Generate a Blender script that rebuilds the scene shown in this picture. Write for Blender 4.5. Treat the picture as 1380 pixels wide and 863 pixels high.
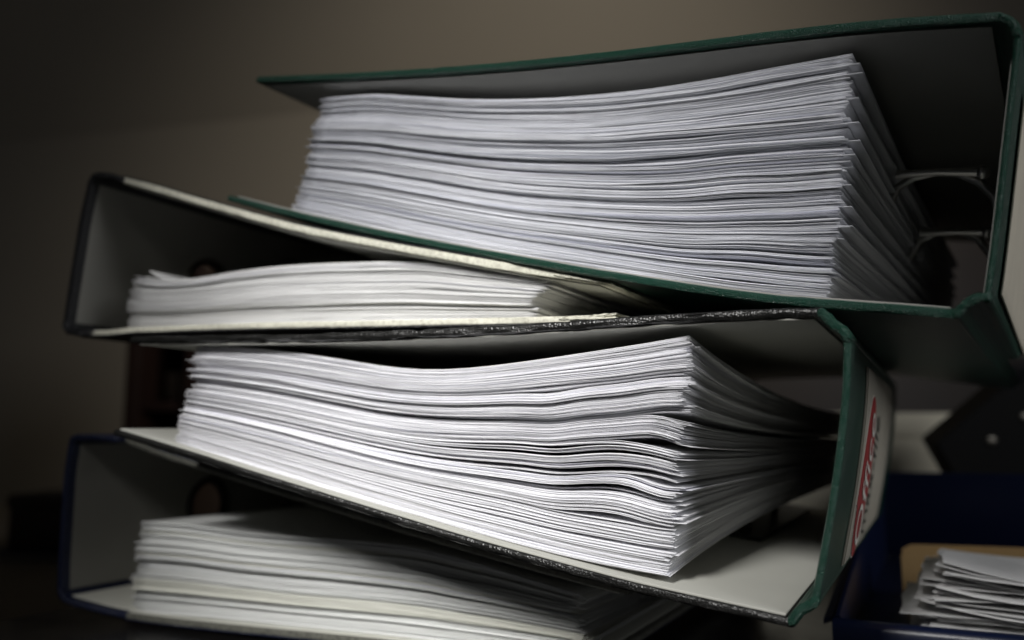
import bpy, bmesh, math, random
import numpy as np
from mathutils import Vector, Matrix

for o in list(bpy.data.objects):
    bpy.data.objects.remove(o)
scene = bpy.context.scene
COL = scene.collection

# ------------------------------------------------------------------ camera
F, CX, CY = 1200.0, 690.0, 431.5          # focal length and centre in photo pixels
CAM_H, HORIZON = 0.089, 585.0
PITCH = math.atan((HORIZON - CY) / F)
FWD = Vector((0, math.cos(PITCH), math.sin(PITCH)))
UPV = Vector((0, -math.sin(PITCH), math.cos(PITCH)))
CAM = Vector((0, 0, CAM_H))
cam_data = bpy.data.cameras.new("camera")
cam = bpy.data.objects.new("camera", cam_data)
COL.objects.link(cam)
cam.location = CAM
cam.rotation_euler = (math.pi / 2 + PITCH, 0, 0)
cam_data.sensor_width = 36.0
cam_data.lens = 36.0 * F / 1380.0
cam_data.clip_start = 0.01
cam_data.clip_end = 50
cam_data.dof.use_dof = True
cam_data.dof.focus_distance = 0.285
cam_data.dof.aperture_fstop = 6.5
scene.camera = cam

# ------------------------------------------------------------------ world, lamps, exposure
world = bpy.data.worlds.new("World")
scene.world = world
world.use_nodes = True
bg = world.node_tree.nodes["Background"]
bg.inputs[0].default_value = (0.9, 0.93, 1.0, 1)
bg.inputs[1].default_value = 0.003
vs = scene.view_settings
vs.view_transform = 'Standard'
vs.look = 'None'
vs.exposure = 0.0
vs.gamma = 1.0
vs.use_curve_mapping = False


def lamp(name, kind, loc, target, energy, color=(1, 1, 1), **kw):
    d = bpy.data.lights.new(name, kind)
    d.energy = energy
    d.color = color
    for k, v in kw.items():
        setattr(d, k, v)
    o = bpy.data.objects.new(name, d)
    COL.objects.link(o)
    o.location = loc
    o.rotation_euler = (Vector(target) - Vector(loc)).to_track_quat('-Z', 'Y').to_euler()
    return o


# key: a narrow spot above and in front of the stack, to the camera's left
lamp("key_lamp", 'SPOT', (-0.32, -0.36, 0.60), (-0.035, 0.31, 0.10), 57.0, (1.0, 0.985, 0.96),
     spot_size=math.radians(26), spot_blend=1.0, shadow_soft_size=0.12)
# soft fill added on the right to lift the label, tray and paper sides
lamp("right_fill", 'AREA', (1.0, -0.45, 0.66), (0.12, 0.4, 0.1), 5.6, (0.97, 0.98, 1.0),
     shape='RECTANGLE', size=0.6, size_y=0.6)
# spot added to brighten the wall, falling off towards dark corners
lamp("wall_spot", 'SPOT', (0.25, 0.55, 1.05), (0.16, 1.9, 0.47), 38.0, (1.0, 0.91, 0.78),
     spot_size=math.radians(87), spot_blend=1.0, shadow_soft_size=0.12)

# ------------------------------------------------------------------ helpers


def ray(p):
    d = FWD + Vector((1, 0, 0)) * ((p[0] - CX) / F) + UPV * (-(p[1] - CY) / F)
    return d                              # unit forward depth along FWD


def at(px, py, depth):                    # point at a given distance along the view axis
    return CAM + ray((px, py)) * depth


class Frame:
    """Local frame of a lying file: x along its width, y into its depth, z up."""

    def __init__(self, vp, ref, depth, shift=(0, 0)):
        d = ray(vp).normalized()
        v = (Vector((0, 0, 1)) - d * d.z).normalized()
        u = d.cross(v)
        self.d, self.v, self.u = d, v, u
        self.o = CAM + ray(ref) * depth
        self.mat = Matrix(((u.x, d.x, v.x, self.o.x), (u.y, d.y, v.y, self.o.y),
                           (u.z, d.z, v.z, self.o.z), (0, 0, 0, 1)))
        self.inv = self.mat.inverted()

    def P(self, p, y=0.0):                # pixel -> (u, v) on the plane y of this frame
        r = ray(p)
        o = self.o + self.d * y
        t = (o - CAM).dot(self.d) / r.dot(self.d)
        q = self.inv @ (CAM + r * t)
        return (q.x, q.z)

    def PL(self, pts, y=0.0):
        return np.array([self.P(p, y) for p in pts])


def spline(pts, n):
    """Catmull-Rom through pts, n samples even in arc length."""
    P = np.asarray(pts, float)
    if len(P) == 2:
        t = np.linspace(0, 1, n)[:, None]
        return P[0] * (1 - t) + P[1] * t
    Q = np.vstack([2 * P[0] - P[1], P, 2 * P[-1] - P[-2]])
    out = []
    for i in range(1, len(Q) - 2):
        for t in np.linspace(0, 1, 24, endpoint=False):
            a, b, c, e = Q[i - 1], Q[i], Q[i + 1], Q[i + 2]
            out.append(.5 * ((2 * b) + (c - a) * t + (2 * a - 5 * b + 4 * c - e) * t * t + (3 * b - a - 3 * c + e) * t ** 3))
    out.append(P[-1])
    out = np.array(out)
    L = np.concatenate([[0], np.cumsum(np.linalg.norm(np.diff(out, axis=0), axis=1))])
    s = np.linspace(0, L[-1], n)
    return np.stack([np.interp(s, L, out[:, k]) for k in range(out.shape[1])], 1)


def normals2(C):
    T = np.gradient(C, axis=0)
    T /= np.linalg.norm(T, axis=1)[:, None] + 1e-12
    return np.stack([-T[:, 1], T[:, 0]], 1)      # left of travel


def empty(name, loc=(0, 0, 0)):
    o = bpy.data.objects.new(name, None)
    o.empty_display_size = 0.02
    COL.objects.link(o)
    o.location = loc
    return o


def tag(o, label, cat, group=None, kind=None):
    if label:
        o["label"] = label
    if cat:
        o["category"] = cat
    if group:
        o["group"] = group
    if kind:
        o["kind"] = kind
    return o


def mesh_obj(name, V, Fc, mat, parent=None, smooth=False, mats=None, midx=None):
    me = bpy.data.meshes.new(name)
    me.from_pydata([tuple(map(float, v)) for v in V], [], [tuple(map(int, f)) for f in Fc])
    bm = bmesh.new()
    bm.from_mesh(me)
    bmesh.ops.recalc_face_normals(bm, faces=bm.faces)
    bm.to_mesh(me)
    bm.free()
    for m in (mats or [mat]):
        me.materials.append(m)
    if midx is not None:
        me.polygons.foreach_set("material_index", midx)
    if smooth:
        me.polygons.foreach_set("use_smooth", [True] * len(me.polygons))
        me.set_sharp_from_angle(angle=math.radians(50))
    o = bpy.data.objects.new(name, me)
    COL.objects.link(o)
    if parent:
        o.parent = parent
    return o


def bm_obj(name, bm, mat, parent=None, smooth=True, angle=45):
    me = bpy.data.meshes.new(name)
    bmesh.ops.recalc_face_normals(bm, faces=bm.faces)
    bm.to_mesh(me)
    bm.free()
    me.materials.append(mat)
    if smooth:
        me.polygons.foreach_set("use_smooth", [True] * len(me.polygons))
        me.set_sharp_from_angle(angle=math.radians(angle))
    o = bpy.data.objects.new(name, me)
    COL.objects.link(o)
    if parent:
        o.parent = parent
    return o


def slab(name, C, th, y0, y1, mat, parent, rnd=0.0009, jit=0.0, seed=0, ny=10):
    """Board: centre line C (n,2) in (x,z), thickness th, from y0 to y1, rounded edges."""
    rng = np.random.default_rng(seed)
    n = len(C)
    N = normals2(C)
    T = np.gradient(C, axis=0)
    T /= np.linalg.norm(T, axis=1)[:, None]
    h = th / 2
    # closed section with half-round ends
    k = 4
    sec = []
    for i in range(n):
        sec.append((i, 0.0, 1.0))
    for a in range(1, k):
        ang = math.pi * a / k
        sec.append((n - 1, math.sin(ang), math.cos(ang)))
    for i in range(n - 1, -1, -1):
        sec.append((i, 0.0, -1.0))
    for a in range(1, k):
        ang = math.pi * a / k
        sec.append((0, -math.sin(ang), -math.cos(ang)))
    r = min(rnd, h * .9)
    ys, ins = [], []
    for a in (0, 30, 60, 90):
        ys.append(y0 + r * (1 - math.sin(math.radians(a))))
        ins.append(r * (1 - math.cos(math.radians(a))) if False else r * (1 - math.sin(math.radians(90 - a))) * 0)
    prof = []
    for a in np.linspace(0, math.pi / 2, 4):
        prof.append((y0 + r * (1 - math.sin(a)), r * (1 - math.cos(a))))
    # prof: a=0 -> y0+r, inset 0 ... a=90deg -> y0, inset r ; go front to back
    prof = prof[::-1]
    for y in np.linspace(y0 + r, y1 - r, ny)[1:-1]:
        prof.append((y, 0.0))
    for a in np.linspace(0, math.pi / 2, 4):
        prof.append((y1 - r * (1 - math.sin(a)), r * (1 - math.cos(a))))
    V, Fc = [], []
    m = len(sec)
    jn = rng.normal(0, jit, (len(prof), m)) if jit else None
    for j, (y, ins_) in enumerate(prof):
        hh = h - ins_
        for q, (i, a, b) in enumerate(sec):
            x = C[i] + N[i] * b * hh + T[i] * a * hh
            dz = jn[j, q] if jit else 0
            V.append((x[0], y + (dz if j < 4 else 0), x[1] + dz))
    for j in range(len(prof) - 1):
        for q in range(m):
            a, b = j * m + q, j * m + (q + 1) % m
            Fc.append((a, b, b + m, a + m))
    # end caps as strips between the upper and the lower line
    for base in (0, (len(prof) - 1) * m):
        for i in range(n - 1):
            up0, up1 = base + i, base + i + 1
            lo0 = base + n + (k - 1) + (n - 1 - i)
            lo1 = lo0 - 1
            Fc.append((up0, up1, lo1, lo0))
        Fc.append(tuple(base + q for q in range(n - 1, n + k)))
        Fc.append(tuple([base + m - 1 - q for q in range(k - 1)] + [base + n + k - 1 + n - 1, base]) if False else
                  tuple([base + q for q in range(n + k - 1 + n - 1, m)] + [base]))
    return mesh_obj(name, V, Fc, mat, parent, smooth=True)


def box(bm, x0, x1, y0, y1, z0, z1, bev=0.0, seg=2, M=None):
    r = bmesh.ops.create_cube(bm, size=1.0)
    vs_ = r['verts']
    for v in vs_:
        v.co = Vector(((x0 + x1) / 2 + v.co.x * (x1 - x0), (y0 + y1) / 2 + v.co.y * (y1 - y0), (z0 + z1) / 2 + v.co.z * (z1 - z0)))
    geom = vs_
    if bev:
        es = list({e for v in vs_ for e in v.link_edges})
        res = bmesh.ops.bevel(bm, geom=es, offset=bev, segments=seg, affect='EDGES', profile=.5)
        geom = list({v for f in res['faces'] for v in f.verts} | {v for v in vs_ if v.is_valid})
    if M is not None:
        bmesh.ops.transform(bm, matrix=M, verts=[v for v in geom if v.is_valid])
    return bm


def tube(bm, pts, r, seg=10):
    P = [Vector(p) for p in pts]
    rings = []
    prev = None
    for i, p in enumerate(P):
        t = (P[min(i + 1, len(P) - 1)] - P[max(i - 1, 0)]).normalized()
        ref = prev if prev is not None else (Vector((0, 0, 1)) if abs(t.z) < .9 else Vector((1, 0, 0)))
        a = (ref - t * ref.dot(t)).normalized()
        prev = a
        b = t.cross(a)
        rr = r[i] if hasattr(r, '__len__') else r
        rings.append([bm.verts.new(p + (a * math.cos(2 * math.pi * k / seg) + b * math.sin(2 * math.pi * k / seg)) * rr) for k in range(seg)])
    for i in range(len(rings) - 1):
        for k in range(seg):
            bm.faces.new((rings[i][k], rings[i][(k + 1) % seg], rings[i + 1][(k + 1) % seg], rings[i + 1][k]))
    bm.faces.new(rings[0])
    bm.faces.new(rings[-1])


# ------------------------------------------------------------------ materials
def nodes(name):
    m = bpy.data.materials.new(name)
    m.use_nodes = True
    nt = m.node_tree
    return m, nt, nt.nodes["Principled BSDF"]


def link(nt, a, b):
    nt.links.new(a, b)


def ramp(nt, stops):
    r = nt.nodes.new("ShaderNodeValToRGB")
    el = r.color_ramp.elements
    while len(el) < len(stops):
        el.new(0.5)
    for e, (p, c) in zip(el, stops):
        e.position = p
        e.color = c if len(c) == 4 else (*c, 1)
    return r


def noise(nt, scale, detail=4, rough=.55, coord="Object", stretch=None):
    tc = nt.nodes.new("ShaderNodeTexCoord")
    n = nt.nodes.new("ShaderNodeTexNoise")
    n.inputs["Scale"].default_value = scale
    n.inputs["Detail"].default_value = detail
    n.inputs["Roughness"].default_value = rough
    src = tc.outputs[coord]
    if stretch:
        mp = nt.nodes.new("ShaderNodeMapping")
        mp.inputs["Scale"].default_value = stretch
        link(nt, src, mp.inputs["Vector"])
        src = mp.outputs[0]
    link(nt, src, n.inputs["Vector"])
    return n


def mix(nt, fac, a, b, blend='MIX'):
    m = nt.nodes.new("ShaderNodeMix")
    m.data_type = 'RGBA'
    m.blend_type = blend
    for i, v in ((0, fac), (6, a), (7, b)):
        if hasattr(v, "links"):
            link(nt, v, m.inputs[i])
        elif isinstance(v, (int, float)):
            m.inputs[i].default_value = v
        else:
            m.inputs[i].default_value = (*v, 1)
    return m.outputs[2]


def bump(nt, bsdf, height, strength, dist):
    b = nt.nodes.new("ShaderNodeBump")
    b.inputs["Strength"].default_value = strength
    b.inputs["Distance"].default_value = dist
    link(nt, height, b.inputs["Height"])
    link(nt, b.outputs[0], bsdf.inputs["Normal"])


def mat_leatherette(name, base, light, rough=.42, wear=None, wear_pos=.62, grain=1400, bstr=.9):
    m, nt, b = nodes(name)
    n1 = noise(nt, 60, 5)
    c = mix(nt, n1.outputs[0], base, light)
    if wear:
        n2 = noise(nt, 1500, 4, .6)
        r = ramp(nt, [(wear_pos, (0, 0, 0)), (wear_pos + .1, (1, 1, 1))])
        link(nt, n2.outputs[0], r.inputs[0])
        c = mix(nt, r.outputs[0], c, wear)
    link(nt, c, b.inputs["Base Color"])
    v = nt.nodes.new("ShaderNodeTexVoronoi")
    v.inputs["Scale"].default_value = grain
    tc = nt.nodes.new("ShaderNodeTexCoord")
    link(nt, tc.outputs["Object"], v.inputs["Vector"])
    bump(nt, b, v.outputs[0], bstr, .0005)
    b.inputs["Roughness"].default_value = rough
    return m


def mat_paper(name, col, var=.05):
    m, nt, b = nodes(name)
    at_ = nt.nodes.new("ShaderNodeAttribute")
    at_.attribute_name = "tone"
    n = noise(nt, 35, 4)
    c = mix(nt, n.outputs[0], tuple(x * .95 for x in col), col)
    c = mix(nt, 1.0, c, at_.outputs["Color"], 'MULTIPLY')
    link(nt, c, b.inputs["Base Color"])
    n2 = noise(nt, 900, 3)
    bump(nt, b, n2.outputs[0], .25, .0002)
    b.inputs["Roughness"].default_value = .75
    b.inputs["Specular IOR Level"].default_value = .25
    return m


def mat_plain(name, col, rough=.6, metal=0.0, var=.12, scale=40, bmp=0.0, spec=.5):
    m, nt, b = nodes(name)
    n = noise(nt, scale, 5)
    c = mix(nt, n.outputs[0], tuple(x * (1 - var) for x in col), tuple(min(1, x * (1 + var)) for x in col))
    link(nt, c, b.inputs["Base Color"])
    b.inputs["Roughness"].default_value = rough
    b.inputs["Metallic"].default_value = metal
    b.inputs["Specular IOR Level"].default_value = spec
    if bmp:
        n2 = noise(nt, scale * 12, 5)
        bump(nt, b, n2.outputs[0], bmp, .0006)
    return m


def mat_board(name, edge, dark, stretch=(1, 1, 1)):
    """raw greyboard edge: fibrous, a little dirty"""
    m, nt, b = nodes(name)
    n = noise(nt, 500, 6, .7)
    r = ramp(nt, [(.30, dark), (.52, edge), (.9, tuple(min(1, x * 1.1) for x in edge))])
    link(nt, n.outputs[0], r.inputs[0])
    link(nt, r.outputs[0], b.inputs["Base Color"])
    bump(nt, b, n.outputs[0], .6, .0005)
    b.inputs["Roughness"].default_value = .8
    return m


M = {}
M['green'] = mat_leatherette("green_leatherette", (.006, .038, .024), (.011, .060, .039), .28, (.05, .13, .09), .62, 2600)
M['black'] = mat_leatherette("black_leatherette", (.005, .005, .005), (.012, .012, .011), .34, (.05, .048, .045), .64, 1500, .4)
M['bcloth'] = mat_leatherette("black_cloth", (.010, .010, .012), (.02, .02, .022), .45, (.35, .34, .30), .70)
M['navy'] = mat_leatherette("navy_cloth", (.006, .009, .028), (.010, .016, .050), .4, (.05, .07, .14), .68)
M['board'] = mat_board("cream_board", (.72, .71, .60), (.42, .40, .33))
M['dboard'] = mat_board("grey_board", (.13, .13, .11), (.03, .03, .027))
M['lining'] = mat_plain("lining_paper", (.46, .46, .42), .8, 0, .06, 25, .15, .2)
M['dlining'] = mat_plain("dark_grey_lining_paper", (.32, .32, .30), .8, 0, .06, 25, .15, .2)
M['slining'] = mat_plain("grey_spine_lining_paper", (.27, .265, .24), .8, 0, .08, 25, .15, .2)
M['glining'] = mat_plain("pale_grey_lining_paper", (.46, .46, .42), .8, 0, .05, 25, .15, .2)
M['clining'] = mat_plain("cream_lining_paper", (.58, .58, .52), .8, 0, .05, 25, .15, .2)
M['metal'] = mat_plain("nickel_metal", (.70, .69, .66), .28, 1.0, .08, 60)
M['dullmetal'] = mat_plain("dull_nickel", (.42, .41, .38), .38, 1.0, .08, 60)
M['rivet'] = mat_plain("tarnished_steel", (.16, .15, .13), .5, 1.0, .3, 300)
M['darkmetal'] = mat_plain("dark_metal", (.05, .05, .05), .4, .7, .1, 60)
M['paperA'] = mat_paper("cool_white_paper", (.79, .80, .845))
M['paperB'] = mat_paper("white_paper", (.84, .84, .84))
M['paperC'] = mat_paper("bright_white_paper", (.84, .84, .87))
M['paperD'] = mat_paper("ivory_white_paper", (.76, .77, .76))
M['label'] = mat_plain("label_paper", (.36, .34, .285), .7, 0, .08, 90, .1, .3)
M['label2'] = mat_plain("label_insert_paper", (.42, .395, .33), .7, 0, .10, 60, .2, .3)
M['label3'] = mat_plain("cream_label_paper", (.66, .61, .50), .7, 0, .10, 60, .2, .3)
M['red'] = mat_plain("red_print", (.32, .03, .03), .6, 0, .05)
M['white'] = mat_plain("white_print", (.75, .72, .66), .6, 0, .03)
M['ink'] = mat_plain("black_print", (.012, .012, .012), .6, 0, .05)
M['blue'] = mat_plain("blue_plastic", (.003, .007, .030), .34, 0, .12, 30, .12)
M['manila'] = mat_plain("manila_card", (.58, .38, .17), .75, 0, .12, 30, .2)
M['punch'] = mat_plain("black_enamel", (.003, .003, .003), .7, 0, .2, 60, .1, .2)
M['carton'] = mat_plain("cream_carton", (.74, .69, .55), .8, 0, .05, 20)
M['wood'] = mat_plain("red_brown_wood", (.045, .021, .014), .55, 0, .3, 14)
M['darkbrown'] = mat_plain("dark_brown_board", (.02, .014, .011), .6, 0, .3, 14)
M['pale'] = mat_plain("pale_ceramic", (.5, .45, .36), .4, 0, .05)
M['clay'] = mat_plain("clay", (.88, .50, .32), .7, 0, .1)
M['bgnavy'] = mat_plain("dark_navy_card", (.015, .018, .035), .6, 0, .1)
M['sidedesk'] = mat_plain("taupe_laminate", (.24, .21, .17), .6, 0, .12, 12)

m, nt, b = nodes("black_lacquer")
n = noise(nt, 30, 5)
c = mix(nt, n.outputs[0], (.008, .008, .009), (.018, .017, .016))
link(nt, c, b.inputs["Base Color"])
r = ramp(nt, [(.3, (.10, .10, .10)), (.7, (.22, .22, .22))])
link(nt, noise(nt, 18, 6).outputs[0], r.inputs[0])
link(nt, r.outputs[0], b.inputs["Roughness"])
M['table'] = m

m, nt, b = nodes("taupe_wall_paint")
n = noise(nt, 3.0, 6)
c = mix(nt, n.outputs[0], (.200, .180, .148), (.225, .203, .167))
link(nt, c, b.inputs["Base Color"])
bump(nt, b, noise(nt, 160, 5).outputs[0], .2, .002)
b.inputs["Roughness"].default_value = .85
M['wall'] = m

# ------------------------------------------------------------------ setting
# wall square to the view with a sloping ceiling above a slightly tilted junction
WY = 1.9


def on_wall(px, py):
    r = ray((px, py))
    return CAM + r * (WY / r.y)


a, b_ = on_wall(-300, 226), on_wall(1700, 20)
wl = mesh_obj("wall", [(-3.5, WY, -1.2), (3.5, WY, -1.2), (3.5, WY, b_.z + .2), (b_.x, WY, b_.z), (a.x, WY, a.z), (-3.5, WY, a.z - .12)],
              [(0, 1, 2, 3, 4, 5)], M['wall'])
wl["kind"] = "structure"
V = [(-3.5, WY, a.z - .12), (a.x, WY, a.z), (b_.x, WY, b_.z), (3.5, WY, b_.z + .2),
     (-3.5, WY - 1.0, a.z + 1.2), (3.5, WY - 1.0, b_.z + 1.6)]
ce = mesh_obj("ceiling", V, [(0, 1, 2, 3, 5, 4)], M['wall'])
ce["kind"] = "structure"

# frames of the four files
FA = Frame((1432, 612), (1318, 410), 0.243)
FB = Frame((1325, 592), (86, 440), 0.440)
FC = Frame((1262, 580), (1082, 832), 0.250)
FD = Frame((1290, 585), (80, 806), 0.444)

# black desk top whose left edge runs along the lowest file
d = FD.d.copy()
d.z = 0
d.normalize()
un = Vector((d.y, -d.x, 0))
r = ray((0, 836))
e0 = CAM + r * (CAM_H / -r.z)
Mt = Matrix(((un.x, d.x, 0, e0.x), (un.y, d.y, 0, e0.y), (0, 0, 1, 0), (0, 0, 0, 1)))
bm = bmesh.new()
box(bm, 0, 1.5, -0.45, 0.62, -0.028, 0.0, .002, 3)
desk = bm_obj("desk_top", bm, M['table'])
desk.matrix_world = Mt
tag(desk, "black glossy desk top under the stack of files", "desk")

bm = bmesh.new()
box(bm, -1.9, 0.10, 0.66, 1.75, -0.075, -0.05, .003, 2)
sd = bm_obj("side_desk", bm, M['sidedesk'])
tag(sd, "blurred taupe side desk behind the black desk", "desk")

# ------------------------------------------------------------------ lever arch files


def curve(fr, pts, n=40, y=0.0):
    return spline(fr.PL(pts, y), n)


def cut(C, s0, s1, n):
    L = np.concatenate([[0], np.cumsum(np.linalg.norm(np.diff(C, axis=0), axis=1))])
    s = np.linspace(s0, s1, n)
    return np.stack([np.interp(s, L, C[:, k]) for k in (0, 1)], 1)


def length(C):
    return np.linalg.norm(np.diff(C, axis=0), axis=1).sum()


def offset(C, d_):
    return C + normals2(C) * d_


def spine_with_hole(name, C, th, y0, y1, hy, hs, hr, mat, parent, inner, ringm='darkmetal'):
    """Spine board along C with a round finger hole at depth hy and arc length hs."""
    L = np.concatenate([[0], np.cumsum(np.linalg.norm(np.diff(C, axis=0), axis=1))])
    N = normals2(C)
    q = hr * 1.45
    ysn = [y0, y0 + .0045, hy - q, hy + q, y1 - .0006, y1]
    sn = list(np.linspace(0, hs - q, 6)) + list(np.linspace(hs + q, L[-1], 6))
    V, Fc, Mi = [], [], []

    def pt(y, s, side, ins=0):
        c_ = np.array([np.interp(s, L, C[:, 0]), np.interp(s, L, C[:, 1])])
        nn = np.array([np.interp(s, L, N[:, 0]), np.interp(s, L, N[:, 1])])
        x = c_ + nn * side * (th / 2 - ins)
        V.append((x[0], y, x[1]))
        return len(V) - 1
    edge = {}
    for side in (1, -1):
        G = [[pt(y, s, side, .0003 if i in (0, 5) else 0) for s in sn] for i, y in enumerate(ysn)]
        for i in range(5):
            for j in range(11):
                if i == 2 and j == 5:
                    continue
                Mi.append(1 if side == 1 and i > 0 else 0)
                Fc.append((G[i][j], G[i + 1][j], G[i + 1][j + 1], G[i][j + 1]))
        K = 40
        sq, ci = [], []
        for k in range(K):
            t = 2 * math.pi * (k + .5) / K + math.pi / 4
            cx, sx = math.cos(t), math.sin(t)
            f = q / max(abs(cx), abs(sx))
            sq.append(pt(hy + cx * f, hs + sx * f, side))
            ci.append(pt(hy + cx * hr, hs + sx * hr, side))
        for k in range(K):
            k2 = (k + 1) % K
            Fc.append((sq[k], sq[k2], ci[k2], ci[k]))
        for (ya, sa) in ((2, 5), (2, 6), (3, 5), (3, 6)):     # corner fillers
            co = G[ya][sa]
            dd = sorted(range(K), key=lambda k: (V[sq[k]][1] - V[co][1]) ** 2 + (V[sq[k]][2] - V[co][2]) ** 2)[:2]
            Fc.append((co, sq[dd[0]], sq[dd[1]]))
        edge[side] = (G, ci)
        Mi += [1 if side == 1 else 0] * (len(Fc) - len(Mi))
    G1, c1 = edge[1]
    G2, c2 = edge[-1]
    for j in range(11):
        for i in (0, 5):
            Fc.append((G1[i][j], G1[i][j + 1], G2[i][j + 1], G2[i][j]))
    for i in range(5):
        for j in (0, 11):
            Fc.append((G1[i][j], G1[i + 1][j], G2[i + 1][j], G2[i][j]))
    for k in range(len(c1)):
        k2 = (k + 1) % len(c1)
        Fc.append((c1[k], c1[k2], c2[k2], c2[k]))
    me = bpy.data.meshes.new(name)
    me.from_pydata([tuple(map(float, v)) for v in V], [], Fc)
    me.materials.append(mat)
    me.materials.append(inner)
    me.polygons.foreach_set('material_index', Mi + [0] * (len(Fc) - len(Mi)))
    o = bpy.data.objects.new(name, me)
    COL.objects.link(o)
    o.parent = parent

    def ringpts(rad, side_off):
        out = []
        for k in range(48):
            t = 2 * math.pi * k / 48
            y, s = hy + math.cos(t) * rad, hs + math.sin(t) * rad
            c_ = np.array([np.interp(s, L, C[:, 0]), np.interp(s, L, C[:, 1])])
            nn = np.array([np.interp(s, L, N[:, 0]), np.interp(s, L, N[:, 1])])
            x = c_ + nn * side_off
            out.append((x[0], y, x[1]))
        return out
    bm = bmesh.new()
    secs = []
    for rad, off in ((hr + .0034, th / 2), (hr + .0029, th / 2 + .0009), (hr - .0002, th / 2 + .0009), (hr - .0006, th / 2 - .0002),
                     (hr - .0006, -th / 2), (hr + .0018, -th / 2 - .0009), (hr + .0022, -th / 2)):
        secs.append([bm.verts.new(p) for p in ringpts(rad, off)])
    for i in range(len(secs) - 1):
        for k in range(48):
            k2 = (k + 1) % 48
            bm.faces.new((secs[i][k], secs[i][k2], secs[i + 1][k2], secs[i + 1][k]))
    bm_obj("finger_hole_ring", bm, M[ringm], o)
    return o


def mechanism(parent, bottom_fn, ceil_fn, u_post, u_in, ys, h, clampy=None, sgn=1, mt='metal', lever=True):
    """two-ring lever arch mechanism standing on the lower cover: base plate, posts, arches, lever"""
    z0 = bottom_fn(u_post)
    root = None
    bm = bmesh.new()
    ua, ub = sorted((u_post + sgn * .012, u_in))
    N_ = 8
    us = np.linspace(ua, ub, N_)
    up = [[bm.verts.new((u, y, bottom_fn(u) + .0022)) for y in (ys[0] - .03, ys[1] + .05)] for u in us]
    dn = [[bm.verts.new((u, y, bottom_fn(u) + .0004)) for y in (ys[0] - .03, ys[1] + .05)] for u in us]
    for i in range(N_ - 1):
        bm.faces.new((up[i][0], up[i + 1][0], up[i + 1][1], up[i][1]))
        bm.faces.new((dn[i][0], dn[i][1], dn[i + 1][1], dn[i + 1][0]))
        for k in (0, 1):
            bm.faces.new((up[i][k], up[i + 1][k], dn[i + 1][k], dn[i][k]))
    for i in (0, N_ - 1):
        bm.faces.new((up[i][0], up[i][1], dn[i][1], dn[i][0]))
    root = bm_obj("ring_base_plate", bm, M[mt], parent)
    for y in ys:
        bm = bmesh.new()
        tube(bm, [(u_post, y, z0 + .001), (u_post, y, z0 + h * .5), (u_post, y, z0 + h * .62)], .0022, 12)
        bm_obj("ring_post", bm, M[mt], root)
        bm = bmesh.new()
        pts = []
        R_ = abs(u_post - u_in) / 2
        um = (u_post + u_in) / 2
        for a_ in np.linspace(0, math.pi, 22):
            pts.append((um + sgn * R_ * math.cos(a_), y, z0 + h * .62 + math.sin(a_) * h * .38))
        tube(bm, pts, .0019, 12)
        bm_obj("ring_arch", bm, M[mt], root)
    # cross bar tying both rings, with bright round ends
    bm = bmesh.new()
    tube(bm, [(u_post + sgn * .004, ys[0] - .012, z0 + .010), (u_post + sgn * .004, ys[1] + .012, z0 + .010)], .0024, 12)
    bm_obj("lever_axle", bm, M[mt], root)
    if not lever:
        return root
    bm = bmesh.new()
    tube(bm, [(u_post + sgn * .004, ys[0] + .01, z0 + .010), (u_post + sgn * .006, ys[0] - .02, z0 + h * .35),
              (u_post + sgn * .004, ys[0] - .035, z0 + h * .60)], [.0022, .0022, .003], 12)
    bm_obj("lever", bm, M[mt], root)
    return root


def fn_of(C):
    o = np.argsort(C[:, 0])
    X, Z = C[o, 0], C[o, 1]
    return lambda u: float(np.interp(u, X, Z))


DEPTH = 0.318
TH = 0.0029

# ---- file A: green, spine to the right
A = empty("lever_arch_file")
A.matrix_world = FA.mat
tag(A, "green lever arch file lying topmost on the stack of files", "binder", "stacked lever arch files")
A_top = curve(FA, [(347, 107), (450, 103), (560, 97), (680, 88), (800, 76), (920, 62), (1040, 47), (1160, 34), (1270, 26), (1347, 22)], 60)
A_bot = curve(FA, [(308, 267), (400, 290), (500, 312), (600, 332), (700, 350), (820, 371), (950, 391), (1050, 404), (1150, 412), (1230, 418), (1288, 423)], 60)
A_spi = curve(FA, [(1330, 399), (1337, 352), (1346, 280), (1355, 200), (1364, 120), (1372, 48)], 24)
A_hb = curve(FA, [(1289, 424), (1296, 416), (1306, 407), (1318, 401), (1330, 401)], 14)
A_ht = curve(FA, [(1348, 23), (1358, 26), (1367, 34), (1372, 46)], 12)
fc = slab("front_cover", A_top, TH, 0, DEPTH, M['green'], A, jit=.00008, seed=1)
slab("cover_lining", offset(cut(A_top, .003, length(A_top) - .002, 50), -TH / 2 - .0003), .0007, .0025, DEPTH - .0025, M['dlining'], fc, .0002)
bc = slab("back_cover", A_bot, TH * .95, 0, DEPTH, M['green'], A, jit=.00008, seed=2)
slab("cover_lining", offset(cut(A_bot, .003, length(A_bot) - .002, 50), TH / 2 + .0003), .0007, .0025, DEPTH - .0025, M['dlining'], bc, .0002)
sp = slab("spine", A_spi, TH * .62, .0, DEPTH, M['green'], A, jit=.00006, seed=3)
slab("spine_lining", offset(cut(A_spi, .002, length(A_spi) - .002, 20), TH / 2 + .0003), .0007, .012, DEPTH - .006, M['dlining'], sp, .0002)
slab("hinge", A_hb, TH * .95, -.0006, DEPTH, M['green'], A, .0012, .00016, 4)
slab("hinge", A_ht, TH * .9, -.0004, DEPTH, M['green'], A, .0012, .00014, 5)
lab = slab("spine_label", offset(cut(A_spi, .004, length(A_spi) - .008, 20), -TH / 2 - .0004), .0007, .022, .26, M['label3'], A, .0002)
fb = fn_of(offset(A_bot, TH / 2 + .0006))
uA = FA.P((1322, 400))[0]
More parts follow.
